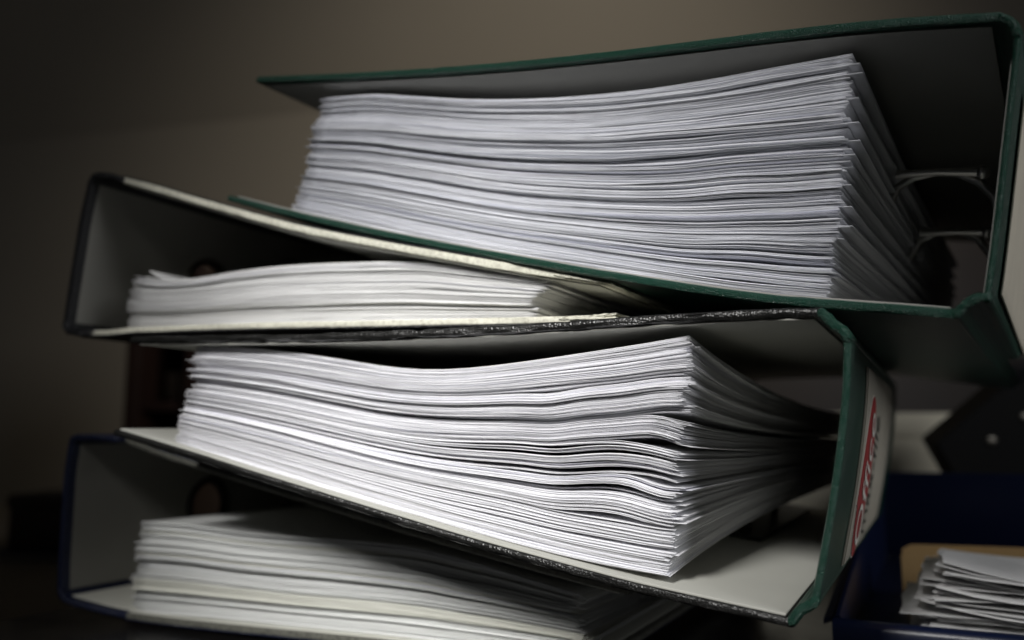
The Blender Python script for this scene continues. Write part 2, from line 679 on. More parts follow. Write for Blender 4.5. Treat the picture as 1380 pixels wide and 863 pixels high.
mech = mechanism(A, fb, None, uA - .005, uA - .052, (.20, .27), .024, mt='dullmetal', lever=False)


def local(fr, p, y):
    u_, v_ = fr.P(p, y)
    return (u_, y, v_)


for yy, arc, rod in ((.080, [(1195, 285), (1208, 254), (1232, 239), (1262, 232), (1292, 234), (1320, 246), (1340, 266), (1350, 300)], [(1208, 236), (1262, 232), (1325, 232)]),
                     (.135, [(1225, 350), (1240, 325), (1262, 314), (1290, 312), (1318, 322), (1336, 345)], [(1240, 315), (1290, 313), (1331, 313)])):
    bm = bmesh.new()
    tube(bm, [local(FA, p, yy) for p in arc], .0016, 10)
    bm_obj("ring_arch", bm, M['metal'], mech)
    bm = bmesh.new()
    tube(bm, [local(FA, p, yy - .004) for p in rod], [.0017, .0013, .0019], 10)
    bm_obj("compressor_bar", bm, M['metal'], mech)
    bm = bmesh.new()
    bmesh.ops.create_uvsphere(bm, u_segments=16, v_segments=10, radius=.0026)
    bmesh.ops.translate(bm, vec=local(FA, rod[-1], yy - .004), verts=bm.verts)
    bm_obj("bar_knob", bm, M['metal'], mech)

# ---- file B: black, spine to the left, raw cream board edges
B = empty("lever_arch_file")
B.matrix_world = FB.mat
tag(B, "black worn lever arch file with sagging cream-edged cover, squeezed under the topmost green file", "binder", "stacked lever arch files")
B_spi = curve(FB, [(121, 246), (109, 300), (99, 360), (91, 412), (88, 434)], 24)
B_ht = curve(FB, [(121, 246), (125, 238), (136, 236), (150, 238), (166, 243)], 14)
B_hb = curve(FB, [(88, 434), (88, 442), (96, 447), (108, 449), (124, 449)], 14)
B_top = curve(FB, [(166, 243), (210, 254), (260, 269), (310, 283), (400, 307), (500, 327), (600, 345), (700, 362), (770, 372), (817, 379)], 60)
B_bot = curve(FB, [(124, 449), (150, 448), (175, 445), (250, 442), (350, 439), (450, 437), (550, 435), (650, 433), (750, 431), (826, 429)], 60)
fc = slab("front_cover", B_top, .0030, 0, DEPTH, M['board'], B, .0005, .00007, 11)
slab("cover_film", offset(B_top, .0030 / 2 + .0003), .0006, -.0002, DEPTH, M['bcloth'], fc, .0002)
slab("cover_lining", offset(cut(B_top, .004, length(B_top) - .003, 50), -.0030 / 2 - .0003), .0006, .0015, DEPTH - .003, M['lining'], fc, .0002)
bc = slab("back_cover", B_bot, .0024, 0, DEPTH, M['board'], B, .0005, .00007, 12)
slab("cover_film", offset(B_bot, -.0024 / 2 - .0003), .0007, -.0002, DEPTH, M['bcloth'], bc, .0002)
for k, (bend, ln) in enumerate(((.0011, .020), (-.0008, .016))):       # split plies at the worn corners
    for C_, p_, off in ((B_top, fc, -.0004), (B_bot, bc, .0003)):
        E_ = cut(C_, length(C_) - ln, length(C_) - .0005, 12)
        w = np.linspace(0, 1, 12)[:, None] ** 2
        E_ = E_ + normals2(E_) * (off + bend * w) + np.array([[.0016 + .001 * k, 0]]) * w
        slab("frayed_ply", E_, .0006, -.0005 - .0004 * k, .05, M['board'], p_, .0002, .00018, 40 + k)
Ls = length(B_spi)
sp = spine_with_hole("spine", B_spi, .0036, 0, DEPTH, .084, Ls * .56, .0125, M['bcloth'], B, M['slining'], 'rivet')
slab("hinge", B_ht, .0032, -.0004, DEPTH, M['bcloth'], B, .0011, .00014, 14)
slab("hinge", B_hb, .0034, -.0004, DEPTH, M['bcloth'], B, .0011, .00030, 15)
fbB = fn_of(offset(B_bot, .0024 / 2 + .0004))
uB = FB.P((88, 440))[0]
mechanism(B, fbB, None, uB + .022, uB + .068, (.110, .190), .050, sgn=-1, mt='darkmetal')

# ---- file C: black boards, green spine to the right
C = empty("lever_arch_file")
C.matrix_world = FC.mat
tag(C, "lever arch file with black covers, green spine and red-printed spine label", "binder", "stacked lever arch files")
C_top = curve(FC, [(177, 458), (250, 457), (350, 456), (450, 454), (560, 450), (660, 445), (760, 439), (860, 432), (960, 426), (1050, 422), (1106, 421)], 60)
C_bot = curve(FC, [(155, 583), (250, 612), (350, 644), (450, 675), (550, 706), (650, 736), (750, 764), (850, 791), (950, 814), (1066, 840)], 60)
C_spi = curve(FC, [(1098, 812), (1108, 758), (1121, 684), (1132, 606), (1140, 526), (1142, 458)], 24)
C_ht = curve(FC, [(1107, 421), (1114, 428), (1124, 438), (1136, 446), (1142, 456)], 14)
C_hb = curve(FC, [(1067, 838), (1073, 829), (1082, 821), (1092, 816), (1098, 810)], 14)
fc = slab("front_cover", C_top, TH, 0, DEPTH, M['black'], C, .0011, .00016, 21)
slab("cover_lining", offset(cut(C_top, .003, length(C_top) - .002, 50), -TH / 2 - .0003), .0007, .0015, DEPTH - .0025, M['lining'], fc, .0002)
bc = slab("back_cover", C_bot, TH, 0, DEPTH, M['black'], C, .0011, .00012, 22)
slab("cover_lining", offset(cut(C_bot, .002, length(C_bot) - .002, 50), TH / 2 + .0003), .0008, .0008, DEPTH - .0025, M['glining'], bc, .0002)
sp = slab("spine", C_spi, TH * .75, 0, DEPTH, M['green'], C, jit=.00006, seed=23)
slab("spine_lining", offset(cut(C_spi, .002, length(C_spi) - .002, 20), TH / 2 + .0003), .0007, .012, DEPTH - .006, M['lining'], sp, .0002)
slab("hinge", C_ht, TH * 1.0, -.0006, DEPTH, M['green'], C, .0012, .00016, 24)
slab("hinge", C_hb, TH * 1.0, -.0006, DEPTH, M['green'], C, .0012, .00016, 25)
fbC = fn_of(offset(C_bot, TH / 2 + .0008))
uC = FC.P((1095, 815))[0]
mechanism(C, fbC, None, uC - .048, uC - .080, (.16, .24), .046, mt='darkmetal', lever=False)

# spine label with its print: plane coordinates (y along depth, s up the spine) on the outer face
SO = offset(C_spi, -TH * .75 / 2)
SL = np.concatenate([[0], np.cumsum(np.linalg.norm(np.diff(SO, axis=0), axis=1))])
SN = -normals2(SO)


def on_spine(y, s, h):
    c_ = [np.interp(s, SL, SO[:, k]) for k in (0, 1)]
    n_ = [np.interp(s, SL, SN[:, k]) for k in (0, 1)]
    return (c_[0] + n_[0] * h, y, c_[1] + n_[1] * h)


def spine_hit(p):
    """pixel -> (y, s) on the chord plane of the outer spine face"""
    a_ = Vector((SO[0, 0], 0, SO[0, 1]))
    b_ = Vector((SO[-1, 0], 0, SO[-1, 1]))
    e = (b_ - a_).normalized()
    nn = e.cross(Vector((0, 1, 0)))
    cl = FC.inv @ CAM
    rl = FC.inv.to_3x3() @ ray(p)
    t = (a_ - cl).dot(nn) / rl.dot(nn)
    q = cl + rl * t
    return q.y, (q - a_).dot(e)


Y0 = spine_hit((1152, 600))[0]
Y1 = spine_hit((1175, 600))[0]
Y2 = spine_hit((1205, 600))[0]
s_top = spine_hit((1162, 492))[1]
s_top = min(s_top, SL[-1] - .003)


def spine_sheet(name, y0, y1, s0, s1, h, th, mat, parent):
    ss = np.linspace(s0, s1, 16)
    Cc = np.array([[on_spine(0, s, h)[0], on_spine(0, s, h)[2]] for s in ss])
    return slab(name, Cc, th, y0, y1, mat, parent, .0001)


lab = spine_sheet("spine_label", Y0, min(Y2 + .06, .25), .003, s_top, .0004, .0006, M['label2'], C)
spine_sheet("label_strip", Y0 + .0004, Y1, .0034, s_top - .0004, .0009, .0004, M['label'], lab)

ya, yb = spine_hit((1156.0, 600))[0], spine_hit((1165.0, 600))[0]
yc = (ya + yb) / 2
s_a, s_b = spine_hit((1150, 738))[1], spine_hit((1166, 532))[1]
hw = (yb - ya) / 2 * 1.45


def capsule(name, yc, hw, s0, s1, h, mat, parent):
    pts = []
    for k in range(25):
        a_ = math.pi * k / 24
        pts.append((yc - hw * math.cos(a_), s1 - hw * 1.6 + hw * 1.6 * math.sin(a_)))
    for k in range(25):
        a_ = math.pi * k / 24
        pts.append((yc + hw * math.cos(a_), s0 + hw * 1.6 - hw * 1.6 * math.sin(a_)))
    # rows so that it follows the bowed spine
    V, Fc = [], []
    ss = np.linspace(s0, s1, 60)
    P_ = np.array(pts)
    for s in ss:
        if s > s1 - hw * 1.6:
            q = (s - (s1 - hw * 1.6)) / (hw * 1.6)
        elif s < s0 + hw * 1.6:
            q = ((s0 + hw * 1.6) - s) / (hw * 1.6)
        else:
            q = 0
        w = hw * math.sqrt(max(0, 1 - q * q)) + 1e-5
        for hh in (h, h - .0002):
            V.append(on_spine(yc - w, s, hh))
            V.append(on_spine(yc + w, s, hh))
    for i in range(len(ss) - 1):
        a_, n_ = i * 4, i * 4 + 4
        Fc += [(a_, a_ + 1, n_ + 1, n_), (a_ + 2, n_ + 2, n_ + 3, a_ + 3), (a_, n_, n_ + 2, a_ + 2), (a_ + 1, a_ + 3, n_ + 3, n_ + 1)]
    return mesh_obj(name, V, Fc, mat, parent)


capsule("logo_border", yc, hw + .0006, s_a - .0006, s_b + .0006, .00125, M['white'], lab)
capsule("logo_badge", yc, hw, s_a, s_b, .00150, M['red'], lab)


def spine_text(name, body, yc, s0, s1, height, shear, h, mat, parent, up=1):
    cu = bpy.data.curves.new(name, 'FONT')
    cu.body = body
    cu.shear = shear
    cu.size = 1
    to = bpy.data.objects.new(name, cu)
    COL.objects.link(to)
    dg = bpy.context.evaluated_depsgraph_get()
    me = bpy.data.meshes.new_from_object(to.evaluated_get(dg))
    bpy.data.objects.remove(to)
    co = np.array([v.co[:] for v in me.vertices])
    lo, hi = co.min(0), co.max(0)
    for v in me.vertices:
        tx = (v.co.x - lo[0]) / (hi[0] - lo[0])
        ty = (v.co.y - lo[1]) / (hi[1] - lo[1])
        v.co = on_spine(yc - (ty - .5) * height, s0 + (s1 - s0) * tx, h)
    me.materials.append(mat)
    o = bpy.data.objects.new(name, me)
    COL.objects.link(o)
    o.parent = parent
    return o


spine_text("logo_lettering", "Office", yc, s_a + .004, s_b - .006, hw * 1.1, .35, .0018, M['white'], lab)
yk = (spine_hit((1167.5, 590))[0] + spine_hit((1173.5, 590))[0]) / 2
hk = spine_hit((1173.5, 590))[0] - spine_hit((1167.5, 590))[0]
spine_text("product_lettering", "max-file", yk, spine_hit((1160, 715))[1], spine_hit((1174, 560))[1], hk, .3, .0013, M['ink'], lab)

# ---- file D: navy spine to the left, grey raw boards
D = empty("lever_arch_file")
D.matrix_world = FD.mat
tag(D, "navy-spined lever arch file lying lowest, flat on the black desk", "binder", "stacked lever arch files")
D_spi = curve(FD, [(95, 598), (89, 640), (84, 700), (81, 760), (80, 796)], 24)
D_ht = curve(FD, [(95, 598), (97, 591), (106, 589), (120, 589), (140, 590), (158, 593)], 14)
D_hb = curve(FD, [(80, 796), (81, 804), (92, 811), (110, 816), (140, 824), (168, 830)], 14)
D_top = curve(FD, [(158, 593), (176, 599), (200, 609), (250, 625), (350, 657), (450, 688), (550, 719), (650, 748), (750, 776), (840, 800)], 60)
D_bot = curve(FD, [(168, 830), (220, 837), (300, 846), (400, 856), (500, 866), (600, 877), (700, 888), (760, 895), (800, 899)], 60)
fc = slab("front_cover", D_top, .0024, 0.004, DEPTH, M['dboard'], D, .0005, .00007, 31)
slab("cover_film", offset(D_top, .0024 / 2 + .0003), .0005, .0038, DEPTH, M['navy'], fc, .0002)
slab("cover_lining", offset(cut(D_top, .003, length(D_top) - .003, 50), -.0024 / 2 - .0003), .0005, .005, DEPTH - .003, M['lining'], fc, .0002)
bc = slab("back_cover", D_bot, .0026, 0, DEPTH, M['dboard'], D, .0005, .00007, 32)
slab("cover_film", offset(D_bot, -.0026 / 2 - .0003), .0005, -.0002, DEPTH, M['navy'], bc, .0002)
slab("cover_lining", offset(cut(D_bot, .001, length(D_bot) - .003, 50), .0026 / 2 + .0003), .0005, .0015, DEPTH - .003, M['clining'], bc, .0002)
Ls = length(D_spi)
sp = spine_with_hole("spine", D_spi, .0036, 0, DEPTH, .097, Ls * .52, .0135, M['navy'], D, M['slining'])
slab("hinge", D_ht, .0030, -.0004, DEPTH, M['navy'], D, .0011, .00012, 34)
slab("hinge", D_hb, .0030, -.0004, DEPTH, M['navy'], D, .0011, .00012, 35)
slab("cover_lining", offset(D_hb[2:], .0030 / 2 + .0003), .0005, .0035, DEPTH - .003, M['clining'], bc, .0002)
fbD = fn_of(offset(D_bot, .0026 / 2 + .0004))
uD = FD.P((80, 800))[0]
mechanism(D, fbD, None, uD + .024, uD + .066, (.125, .205), .040, sgn=-1, mt='darkmetal')

# ------------------------------------------------------------------ paper stacks


def sm(a_, b_, x):
    t = np.clip((x - a_) / (b_ - a_), 0, 1)
    return t * t * (3 - 2 * t)


def wave(rng, x, n=3, f=(1, 4)):
    o = 0
    for _ in range(n):
        o = o + rng.uniform(.3, 1) * np.sin(x * rng.uniform(*f) * 2 * np.pi + rng.uniform(0, 6.28))
    return o / n


def paper_stack(fr, label, group, top, bot, left, right, n, nb, seed, mat, fan=0.0, fan_mid=.5, y0=.006, gap_l=.06, gap_r=.35,
                end_jit=.0022, cream=(), spread_side=1, slits=(), rj=.8, lean=0.0):
    rng = np.random.default_rng(seed)
    root = empty("paper_stack")
    tag(root, label, "paper stack", group)
    T, Bt = fr.PL(top, y0), fr.PL(bot)
    Lf, Rt = fr.PL(left, y0), fr.PL(right, y0)               # listed top to bottom
    Ts, Bs = spline(T, 120), spline(Bt, 120)
    umin = min(Ts[:, 0].min(), Bs[:, 0].min()) - .006
    umax = max(Ts[:, 0].max(), Bs[:, 0].max()) + .008
    NU = 90
    U = np.linspace(umin, umax, NU)

    def ext(Cv):
        o = np.argsort(Cv[:, 0])
        x, z = Cv[o, 0], Cv[o, 1]
        v = np.interp(U, x, z)
        sl0 = (z[6] - z[0]) / (x[6] - x[0])
        sl1 = (z[-1] - z[-7]) / (x[-1] - x[-7])
        v = np.where(U < x[0], z[0] + (U - x[0]) * sl0, v)
        v = np.where(U > x[-1], z[-1] + (U - x[-1]) * sl1, v)
        return v
    vt, vb = ext(Ts), ext(Bs)
    s = (U - umin) / (umax - umin)
    # bundle sizes
    w = rng.gamma(1.0, 1.0, nb) + .15
    cuts = np.unique(np.round(np.cumsum(w) / w.sum() * n).astype(int))
    bid = np.searchsorted(cuts, np.arange(n), side='right')
    nb = bid.max() + 1
    # gaps above each sheet as functions of s
    sp_ = sm(.62, 1.0, s) if spread_side > 0 else sm(.38, 0, s) * 0 + sm(0, .5, 1 - s) * .5
    Gp = np.zeros((n, NU))
    for i in range(n):
        last = (i == n - 1) or (bid[i + 1] != bid[i])
        g = rng.uniform(.004, .03) + max(0, rng.normal(.0, .35)) * sp_ * (.5 + .5 * wave(rng, s, 2, (.5, 2)))
        if last and i < n - 1:
            a_ = rng.gamma(1.2, 2.6)
            g = g + a_ * np.clip(.45 + wave(rng, s, 3, (.3, 1.4)), 0, None)
            if rng.random() < .4:
                c_ = rng.uniform(.72, .98)
                g = g + rng.uniform(1, 3.5) * np.exp(-((s - c_) / rng.uniform(.03, .09)) ** 2)
        elif rng.random() < .13:
            c_ = rng.uniform(.1, .95)
            g = g + rng.gamma(1.0, .7) * np.exp(-((s - c_) / rng.uniform(.05, .2)) ** 2)
        Gp[i] = np.clip(g, .01, None)
    for (tt, c_, wd, am) in slits:
        Gp[int(tt * n)] += am * np.exp(-((s - c_) / wd) ** 2)
    Gp[-1] = 0
    G = gap_l + (gap_r - gap_l) * sm(0, 1, s) if spread_side > 0 else gap_r + (gap_l - gap_r) * sm(0, 1, s)
    Gp = Gp / Gp.sum(0) * G
    Th = np.ones((n, NU)) * rng.uniform(.75, 1.25, (n, 1))
    Th = Th / Th.sum(0) * (1 - G)
    lo = np.cumsum(Th + Gp, 0) - Th - Gp
    hi = lo + Th
    H = vt - vb
    Ltop, Rtop = spline(Lf, 40), spline(Rt, 40)
    yg = np.array([0, .0015, .012, .03, .055, .085, .12, .17, .23, .297])
    fz = 1 - fan * (1 - np.exp(-yg / .11)) / (1 - math.exp(-.297 / .11))
    nu = 30
    sg = np.concatenate([np.linspace(0, .7, 17)[:-1], np.linspace(.7, 1, nu - 16 + 1)])
    nu = len(sg)
    ny = len(yg)
    me_v = [[] for _ in range(nb)]
    me_f = [[] for _ in range(nb)]
    me_c = [[] for _ in range(nb)]
    jbL, jbR, jbY = rng.normal(0, end_jit, nb), rng.normal(0, end_jit * .8, nb), rng.normal(0, .0011, nb)
    tb = 1 - np.abs(rng.normal(0, .03, nb))
    vmid = vb + H * fan_mid
    for i in range(n):
        b__ = bid[i]
        t = 1 - (i + .5) / n                          # left/right lines run top to bottom
        uL = np.interp(t, np.linspace(0, 1, 40), Ltop[:, 0]) + jbL[b__] * .3 + rng.normal(0, end_jit * .16)
        uR = np.interp(t, np.linspace(0, 1, 40), Rtop[:, 0]) + jbR[b__] * rj + rng.normal(0, end_jit * .3)
        if rng.random() < .05:
            uL -= rng.uniform(.0010, .0026)
        if rng.random() < .05:
            uR += rng.uniform(.001, .004)
        us = uL + (uR - uL) * sg
        yj = jbY[b__] + rng.normal(0, .00022) + .0002 * wave(rng, sg, 2, (2, 8)) + y0
        if rng.random() < .16:
            yj = yj + rng.uniform(.0006, .003) * sm(rng.uniform(.9, .96), 1.0, sg) ** 2
        if rng.random() < .10:
            yj = yj + rng.uniform(.0005, .0025) * sm(rng.uniform(.05, .1), 0.0, sg) ** 2
        skew = rng.normal(0, .0010)
        ws = rng.normal(0, 1)
        zl = np.interp(us, U, vb + H * lo[i])
        zh = np.interp(us, U, vb + H * hi[i])
        zm = np.interp(us, U, vmid)
        side = sm(umin + .25 * (umax - umin), umax, us)
        V = []
        for z in (zh, zl):
            for j in range(ny):
                k_ = 1 - (1 - fz[j]) * (.25 + .75 * side)
                rag = .0006 * math.sin(yg[j] * 23 + ws * 3) * (side > .98)
                V.append(np.stack([us + rag + lean * yg[j], yg[j] + yj + skew * (sg - .5), zm + (z - zm) * k_], 1))
        V = np.concatenate(V)
        base = sum(len(q) for q in me_v[b__])
        me_v[b__].append(V)
        off = nu * ny
        idx = np.arange(nu * ny).reshape(ny, nu)
        f1 = np.stack([idx[:-1, :-1], idx[:-1, 1:], idx[1:, 1:], idx[1:, :-1]], -1).reshape(-1, 4)
        f2 = np.stack([idx[:-1, :-1], idx[1:, :-1], idx[1:, 1:], idx[:-1, 1:]], -1).reshape(-1, 4) + off
        fr_ = np.stack([idx[0, :-1], idx[0, :-1] + off, idx[0, 1:] + off, idx[0, 1:]], -1)
        bk_ = np.stack([idx[-1, :-1], idx[-1, 1:], idx[-1, 1:] + off, idx[-1, :-1] + off], -1)
        lf_ = np.stack([idx[:-1, 0], idx[1:, 0], idx[1:, 0] + off, idx[:-1, 0] + off], -1)
        rt_ = np.stack([idx[:-1, -1], idx[:-1, -1] + off, idx[1:, -1] + off, idx[1:, -1]], -1)
        me_f[b__].append(np.concatenate([f1, f2, fr_, bk_, lf_, rt_]) + base)
        v_ = tb[b__] * (1 - abs(rng.normal(0, .022)))
        tone = np.array([v_, v_, v_, 1])
        if b__ in cream:
            tone[:3] *= (.98, .97, .90)
        elif rng.random() < .06:
            tone[:3] *= (.95, .95, 1.0)
        me_c[b__].append(np.tile(tone, (len(V), 1)))
    for k in range(nb):
        if not me_v[k]:
            continue
        V = np.concatenate(me_v[k])
        Fq = np.concatenate(me_f[k])
        Cq = np.concatenate(me_c[k])
        me = bpy.data.meshes.new("paper_bundle")
        me.vertices.add(len(V))
        me.vertices.foreach_set("co", V.astype(np.float32).ravel())
        me.loops.add(len(Fq) * 4)
        me.loops.foreach_set("vertex_index", Fq.astype(np.int32).ravel())
        me.polygons.add(len(Fq))
        me.polygons.foreach_set("loop_start", np.arange(0, len(Fq) * 4, 4, dtype=np.int32))
        me.update(calc_edges=True)
        at_ = me.color_attributes.new("tone", 'FLOAT_COLOR', 'POINT')
        at_.data.foreach_set("color", Cq.astype(np.float32).ravel())
        me.materials.append(mat)
        o = bpy.data.objects.new("paper_bundle", me)
        COL.objects.link(o)
        o.parent = root
    root.matrix_world = fr.mat
    return root


paper_stack(FA, "thick cool white paper stack in the topmost green file", "paper stacks in the files",
            [(437, 131), (500, 126), (560, 129), (640, 133), (740, 131), (840, 123), (940, 109), (1040, 91), (1146, 72)],
            [(393, 283), (480, 302), (560, 319), (660, 338), (780, 358), (900, 377), (1000, 391), (1116, 402)],
            [(436, 131), (424, 180), (410, 230), (394, 283)],
            [(1146, 72), (1141, 140), (1137, 200), (1132, 280), (1122, 340), (1112, 402)],
            380, 36, 5, M['paperA'], fan=.16, fan_mid=.3, gap_l=.04, gap_r=.36, end_jit=.0011, rj=.35)
stB = paper_stack(FB, "thin white paper stack in the black sagging file", "paper stacks in the files",
            [(186, 372), (215, 377), (260, 375), (320, 365), (380, 358), (450, 354), (550, 352), (620, 359), (680, 367), (760, 377)],
            [(172, 441), (300, 436), (450, 433), (600, 430), (730, 427)],
            [(184, 372), (180, 400), (173, 441)],
            [(748, 377), (730, 392), (721, 405), (716, 426)],
            90, 13, 7, M['paperB'], fan=.1, fan_mid=.2, gap_l=.12, gap_r=.05, end_jit=.0016, spread_side=-1)
for pts_, yb_ in (([(189, 363), (196, 368), (208, 374), (226, 376.5), (250, 375)], .16), ([(184, 371), (192, 373), (204, 375.5), (220, 377.2)], .12)):
    cs = slab("curled_sheet", curve(FB, pts_, 16), .0006, .0055, yb_, M['paperB'], stB, .0001)
    ca = cs.data.color_attributes.new("tone", 'FLOAT_COLOR', 'POINT')
    ca.data.foreach_set("color", [.97, .97, .97, 1] * len(cs.data.vertices))
paper_stack(FC, "thick bright white paper stack fanned out in the file with black covers and green spine", "paper stacks in the files",
            [(262, 467), (300, 467), (380, 473), (450, 483), (520, 494), (580, 498), (640, 495), (720, 485), (800, 473), (870, 462), (930, 451)],
            [(233, 600), (330, 630), (450, 667), (560, 700), (680, 735), (800, 764), (900, 783)],
            [(262, 467), (256, 520), (246, 560), (237, 597)],
            [(928, 451), (922, 550), (912, 650), (907, 720), (899, 782)],
            380, 36, 12, M['paperC'], fan=.46, fan_mid=.40, lean=.07, rj=.55, gap_l=.035, gap_r=.36, end_jit=.0017,
            slits=((.62, .955, .04, 16), (.50, .92, .045, 16), (.38, .915, .03, 11), (.22, .85, .08, 9), (.64, .4, .3, 5)))
paper_stack(FD, "ivory white paper stack in the lowest navy file", "paper stacks in the files",
            [(190, 703), (250, 707), (320, 717), (400, 724), (470, 728), (560, 738), (640, 758), (720, 782), (800, 806)],
            [(178, 831), (300, 842), (400, 852), (500, 862), (700, 884), (800, 895)],
            [(191, 703), (181, 770), (177, 831)],
            [(785, 806), (774, 830), (782, 860), (772, 895)],
            170, 24, 21, M['paperD'], fan=.15, fan_mid=.2, gap_l=.04, gap_r=.20, end_jit=.0020, cream=(5, 12, 13, 20),
            slits=((.45, .42, .09, 9), (.9, .5, .1, 5)))

# ------------------------------------------------------------------ blue letter tray and its contents
FT = Frame((1272, 585), (1122, 832), 0.350)
tz0 = -FT.o.z                                   # local z of the desk surface
tray = empty("letter_tray")
tray.matrix_world = FT.mat
tag(tray, "blue plastic letter tray beside the stack of files", "letter tray")
TW, TD = .255, .31
zf = 0.0
zb = FT.inv @ at(1192, 634, FT.o.y + TD * .9)
zb = zb.z
bm = bmesh.new()
box(bm, 0, TW, 0.0, TD, tz0 + .001, tz0 + .004, .0008)
bm_obj("tray_floor", bm, M['blue'], tray)


def tray_side(x0, x1):
    """side wall whose top rises from the front lip to the back"""
    V, Fc = [], []
    ys = np.linspace(0.003, TD, 9)
    for y in ys:
        z = zf + (zb - zf) * sm(0.0, 1.0, y / TD) * 1.0 if False else zf + (zb - zf) * (y / TD)
        for x, zz in ((x0, tz0 + .004), (x1, tz0 + .004), (x1, z - .0012), (x1 - .0008, z), (x0 + .0008, z), (x0, z - .0012)):
            V.append((x, y, zz))
    for i in range(8):
        for k in range(6):
            a_, b_ = i * 6 + k, i * 6 + (k + 1) % 6
            Fc.append((a_, b_, b_ + 6, a_ + 6))
    Fc.append(tuple(range(6)))
    Fc.append(tuple(48 + k for k in range(6)))
    return V, Fc


for x0, x1 in ((0, .003), (TW - .003, TW)):
    V, Fc = tray_side(x0, x1)
    mesh_obj("tray_side", V, Fc, M['blue'], tray, smooth=True)
bm = bmesh.new()
box(bm, .0031, TW - .0031, TD - .003, TD - .0002, tz0 + .0041, zb - .0005, .0008)
bm_obj("tray_back", bm, M['blue'], tray)
V, Fc = [], []
for y in np.linspace(.004, TD, 9):
    z = zf + (zb - zf) * (y / TD) - .0008
    wd = .004 + (.001 - .004) * y / TD
    V += [(-wd, y, z - .0035), (-wd, y, z - .0015), (-.0003, y, z), (-.0003, y, z - .002)]
for i in range(8):
    for q in range(4):
        a_, b_ = i * 4 + q, i * 4 + (q + 1) % 4
        Fc.append((a_, b_, b_ + 4, a_ + 4))
Fc += [(0, 1, 2, 3), (32, 33, 34, 35)]
mesh_obj("tray_flange", V, Fc, M['blue'], tray, smooth=True)
# front lip: a thick rounded band
lip = np.array([(0, 0), (.06, -.0004), (.128, -.0005), (.19, -.0004), (TW, 0)])
Cl = spline(lip, 24)
V, Fc = [], []
prof = [(-.001, tz0 + .002), (-.003, tz0 + .006), (-.003, -.0035), (-.002, -.0012), (.0005, -.0002), (.003, -.0012), (.004, -.0035), (.004, tz0 + .0045)]
for i, (x, z) in enumerate(Cl):
    for (py, pz) in prof:
        V.append((x, py, pz + z))
k = len(prof)
for i in range(len(Cl) - 1):
    for q in range(k):
        a_, b_ = i * k + q, i * k + (q + 1) % k
        Fc.append((a_, b_, b_ + k, a_ + k))
Fc.append(tuple(range(k)))
Fc.append(tuple((len(Cl) - 1) * k + q for q in range(k)))
mesh_obj("front_lip", V, Fc, M['blue'], tray, smooth=True)


def slip(bm, x0, x1, y0, y1, z, curl, rng, n=10, th=.00022):
    up, dn = [], []
    ph = rng.uniform(0, 6)
    for i in range(n + 1):
        s = i / n
        x = x0 + (x1 - x0) * s
        row, rowd = [], []
        for j in range(5):
            t = j / 4
            zz = z + curl * (1 - s) ** 5 * (1 - .5 * t) + .0006 * math.sin(s * 7 + ph + t * 2)
            yy = y0 + (y1 - y0) * t + .002 * math.sin(s * 9 + ph)
            row.append(bm.verts.new((x + .0008 * math.sin(t * 9 + ph), yy, zz + th)))
            rowd.append(bm.verts.new((x + .0008 * math.sin(t * 9 + ph), yy, zz)))
        up.append(row)
        dn.append(rowd)
    for i in range(n):
        for j in range(4):
            bm.faces.new((up[i][j], up[i + 1][j], up[i + 1][j + 1], up[i][j + 1]))
            bm.faces.new((dn[i][j], dn[i][j + 1], dn[i + 1][j + 1], dn[i + 1][j]))
        for j in (0, 4):
            bm.faces.new((up[i][j], up[i + 1][j], dn[i + 1][j], dn[i][j]))
    for i in (0, n):
        for j in range(4):
            bm.faces.new((up[i][j], up[i][j + 1], dn[i][j + 1], dn[i][j]))


rng = random.Random(4)
notes = empty("paper_stack")
notes.matrix_world = FT.mat
tag(notes, "ragged pile of crumpled white notes lying in the blue tray", "paper stack")
pa = FT.P((1236, 828), .022)
pt_ = FT.P((1250, 778), .022)
ulft = pa[0]
z_lo, z_hi = tz0 + .0045, pt_[1]
NN = 34
for i in range(NN):
    bm = bmesh.new()
    z = z_lo + (z_hi - z_lo) * i / NN
    q = i / NN
    x0 = ulft + rng.uniform(-.001, .008) + (.004 if q > .8 else 0) - (.006 if rng.random() < .12 else 0)
    y0 = .016 + rng.uniform(0, .010)
    slip(bm, x0, x0 + .14 + rng.uniform(-.01, .01), y0, y0 + .085, z, rng.uniform(.0, .004) * (1 + 1.6 * q), rng)
    o = bm_obj("sheet", bm, M['paperB'], notes)
    ca = o.data.color_attributes.new("tone", 'FLOAT_COLOR', 'POINT')
    t_ = rng.uniform(.9, 1.08)
    ca.data.foreach_set("color", [t_, t_, t_, 1] * len(o.data.vertices))

fold = empty("document_folder")
fold.matrix_world = FT.mat
tag(fold, "manila folder standing behind the crumpled notes in the blue tray", "folder")
fa = FT.P((1214, 742), .125)
fz = fa[1]
for k, (yy, dz, mt) in enumerate(((.124, 0, 'manila'), (.134, .0015, 'manila'))):
    Cf = np.array([(fa[0] + x, fz + dz + z) for x, z in ((0, -.0025), (.003, -.0002), (.03, .0006), (.08, .0012), (.13, .0010), (.17, 0))])
    Cc = spline(Cf, 30)
    V, Fc = [], []
    for (x, z) in Cc:
        bow = .003 * math.sin((x - fa[0]) * 18 + k)
        V += [(x, yy + bow, tz0 + .0042), (x, yy + bow + .0012, tz0 + .0042), (x, yy + bow + .0026, z), (x, yy + bow + .0012, z + .0004)]
    for i in range(len(Cc) - 1):
        for q in range(4):
            a_, b_ = i * 4 + q, i * 4 + (q + 1) % 4
            Fc.append((a_, b_, b_ + 4, a_ + 4))
    Fc += [(0, 1, 2, 3), tuple(len(V) - 4 + q for q in range(4))]
    mesh_obj("folder_leaf", V, Fc, M[mt], fold, smooth=True)
bm = bmesh.new()
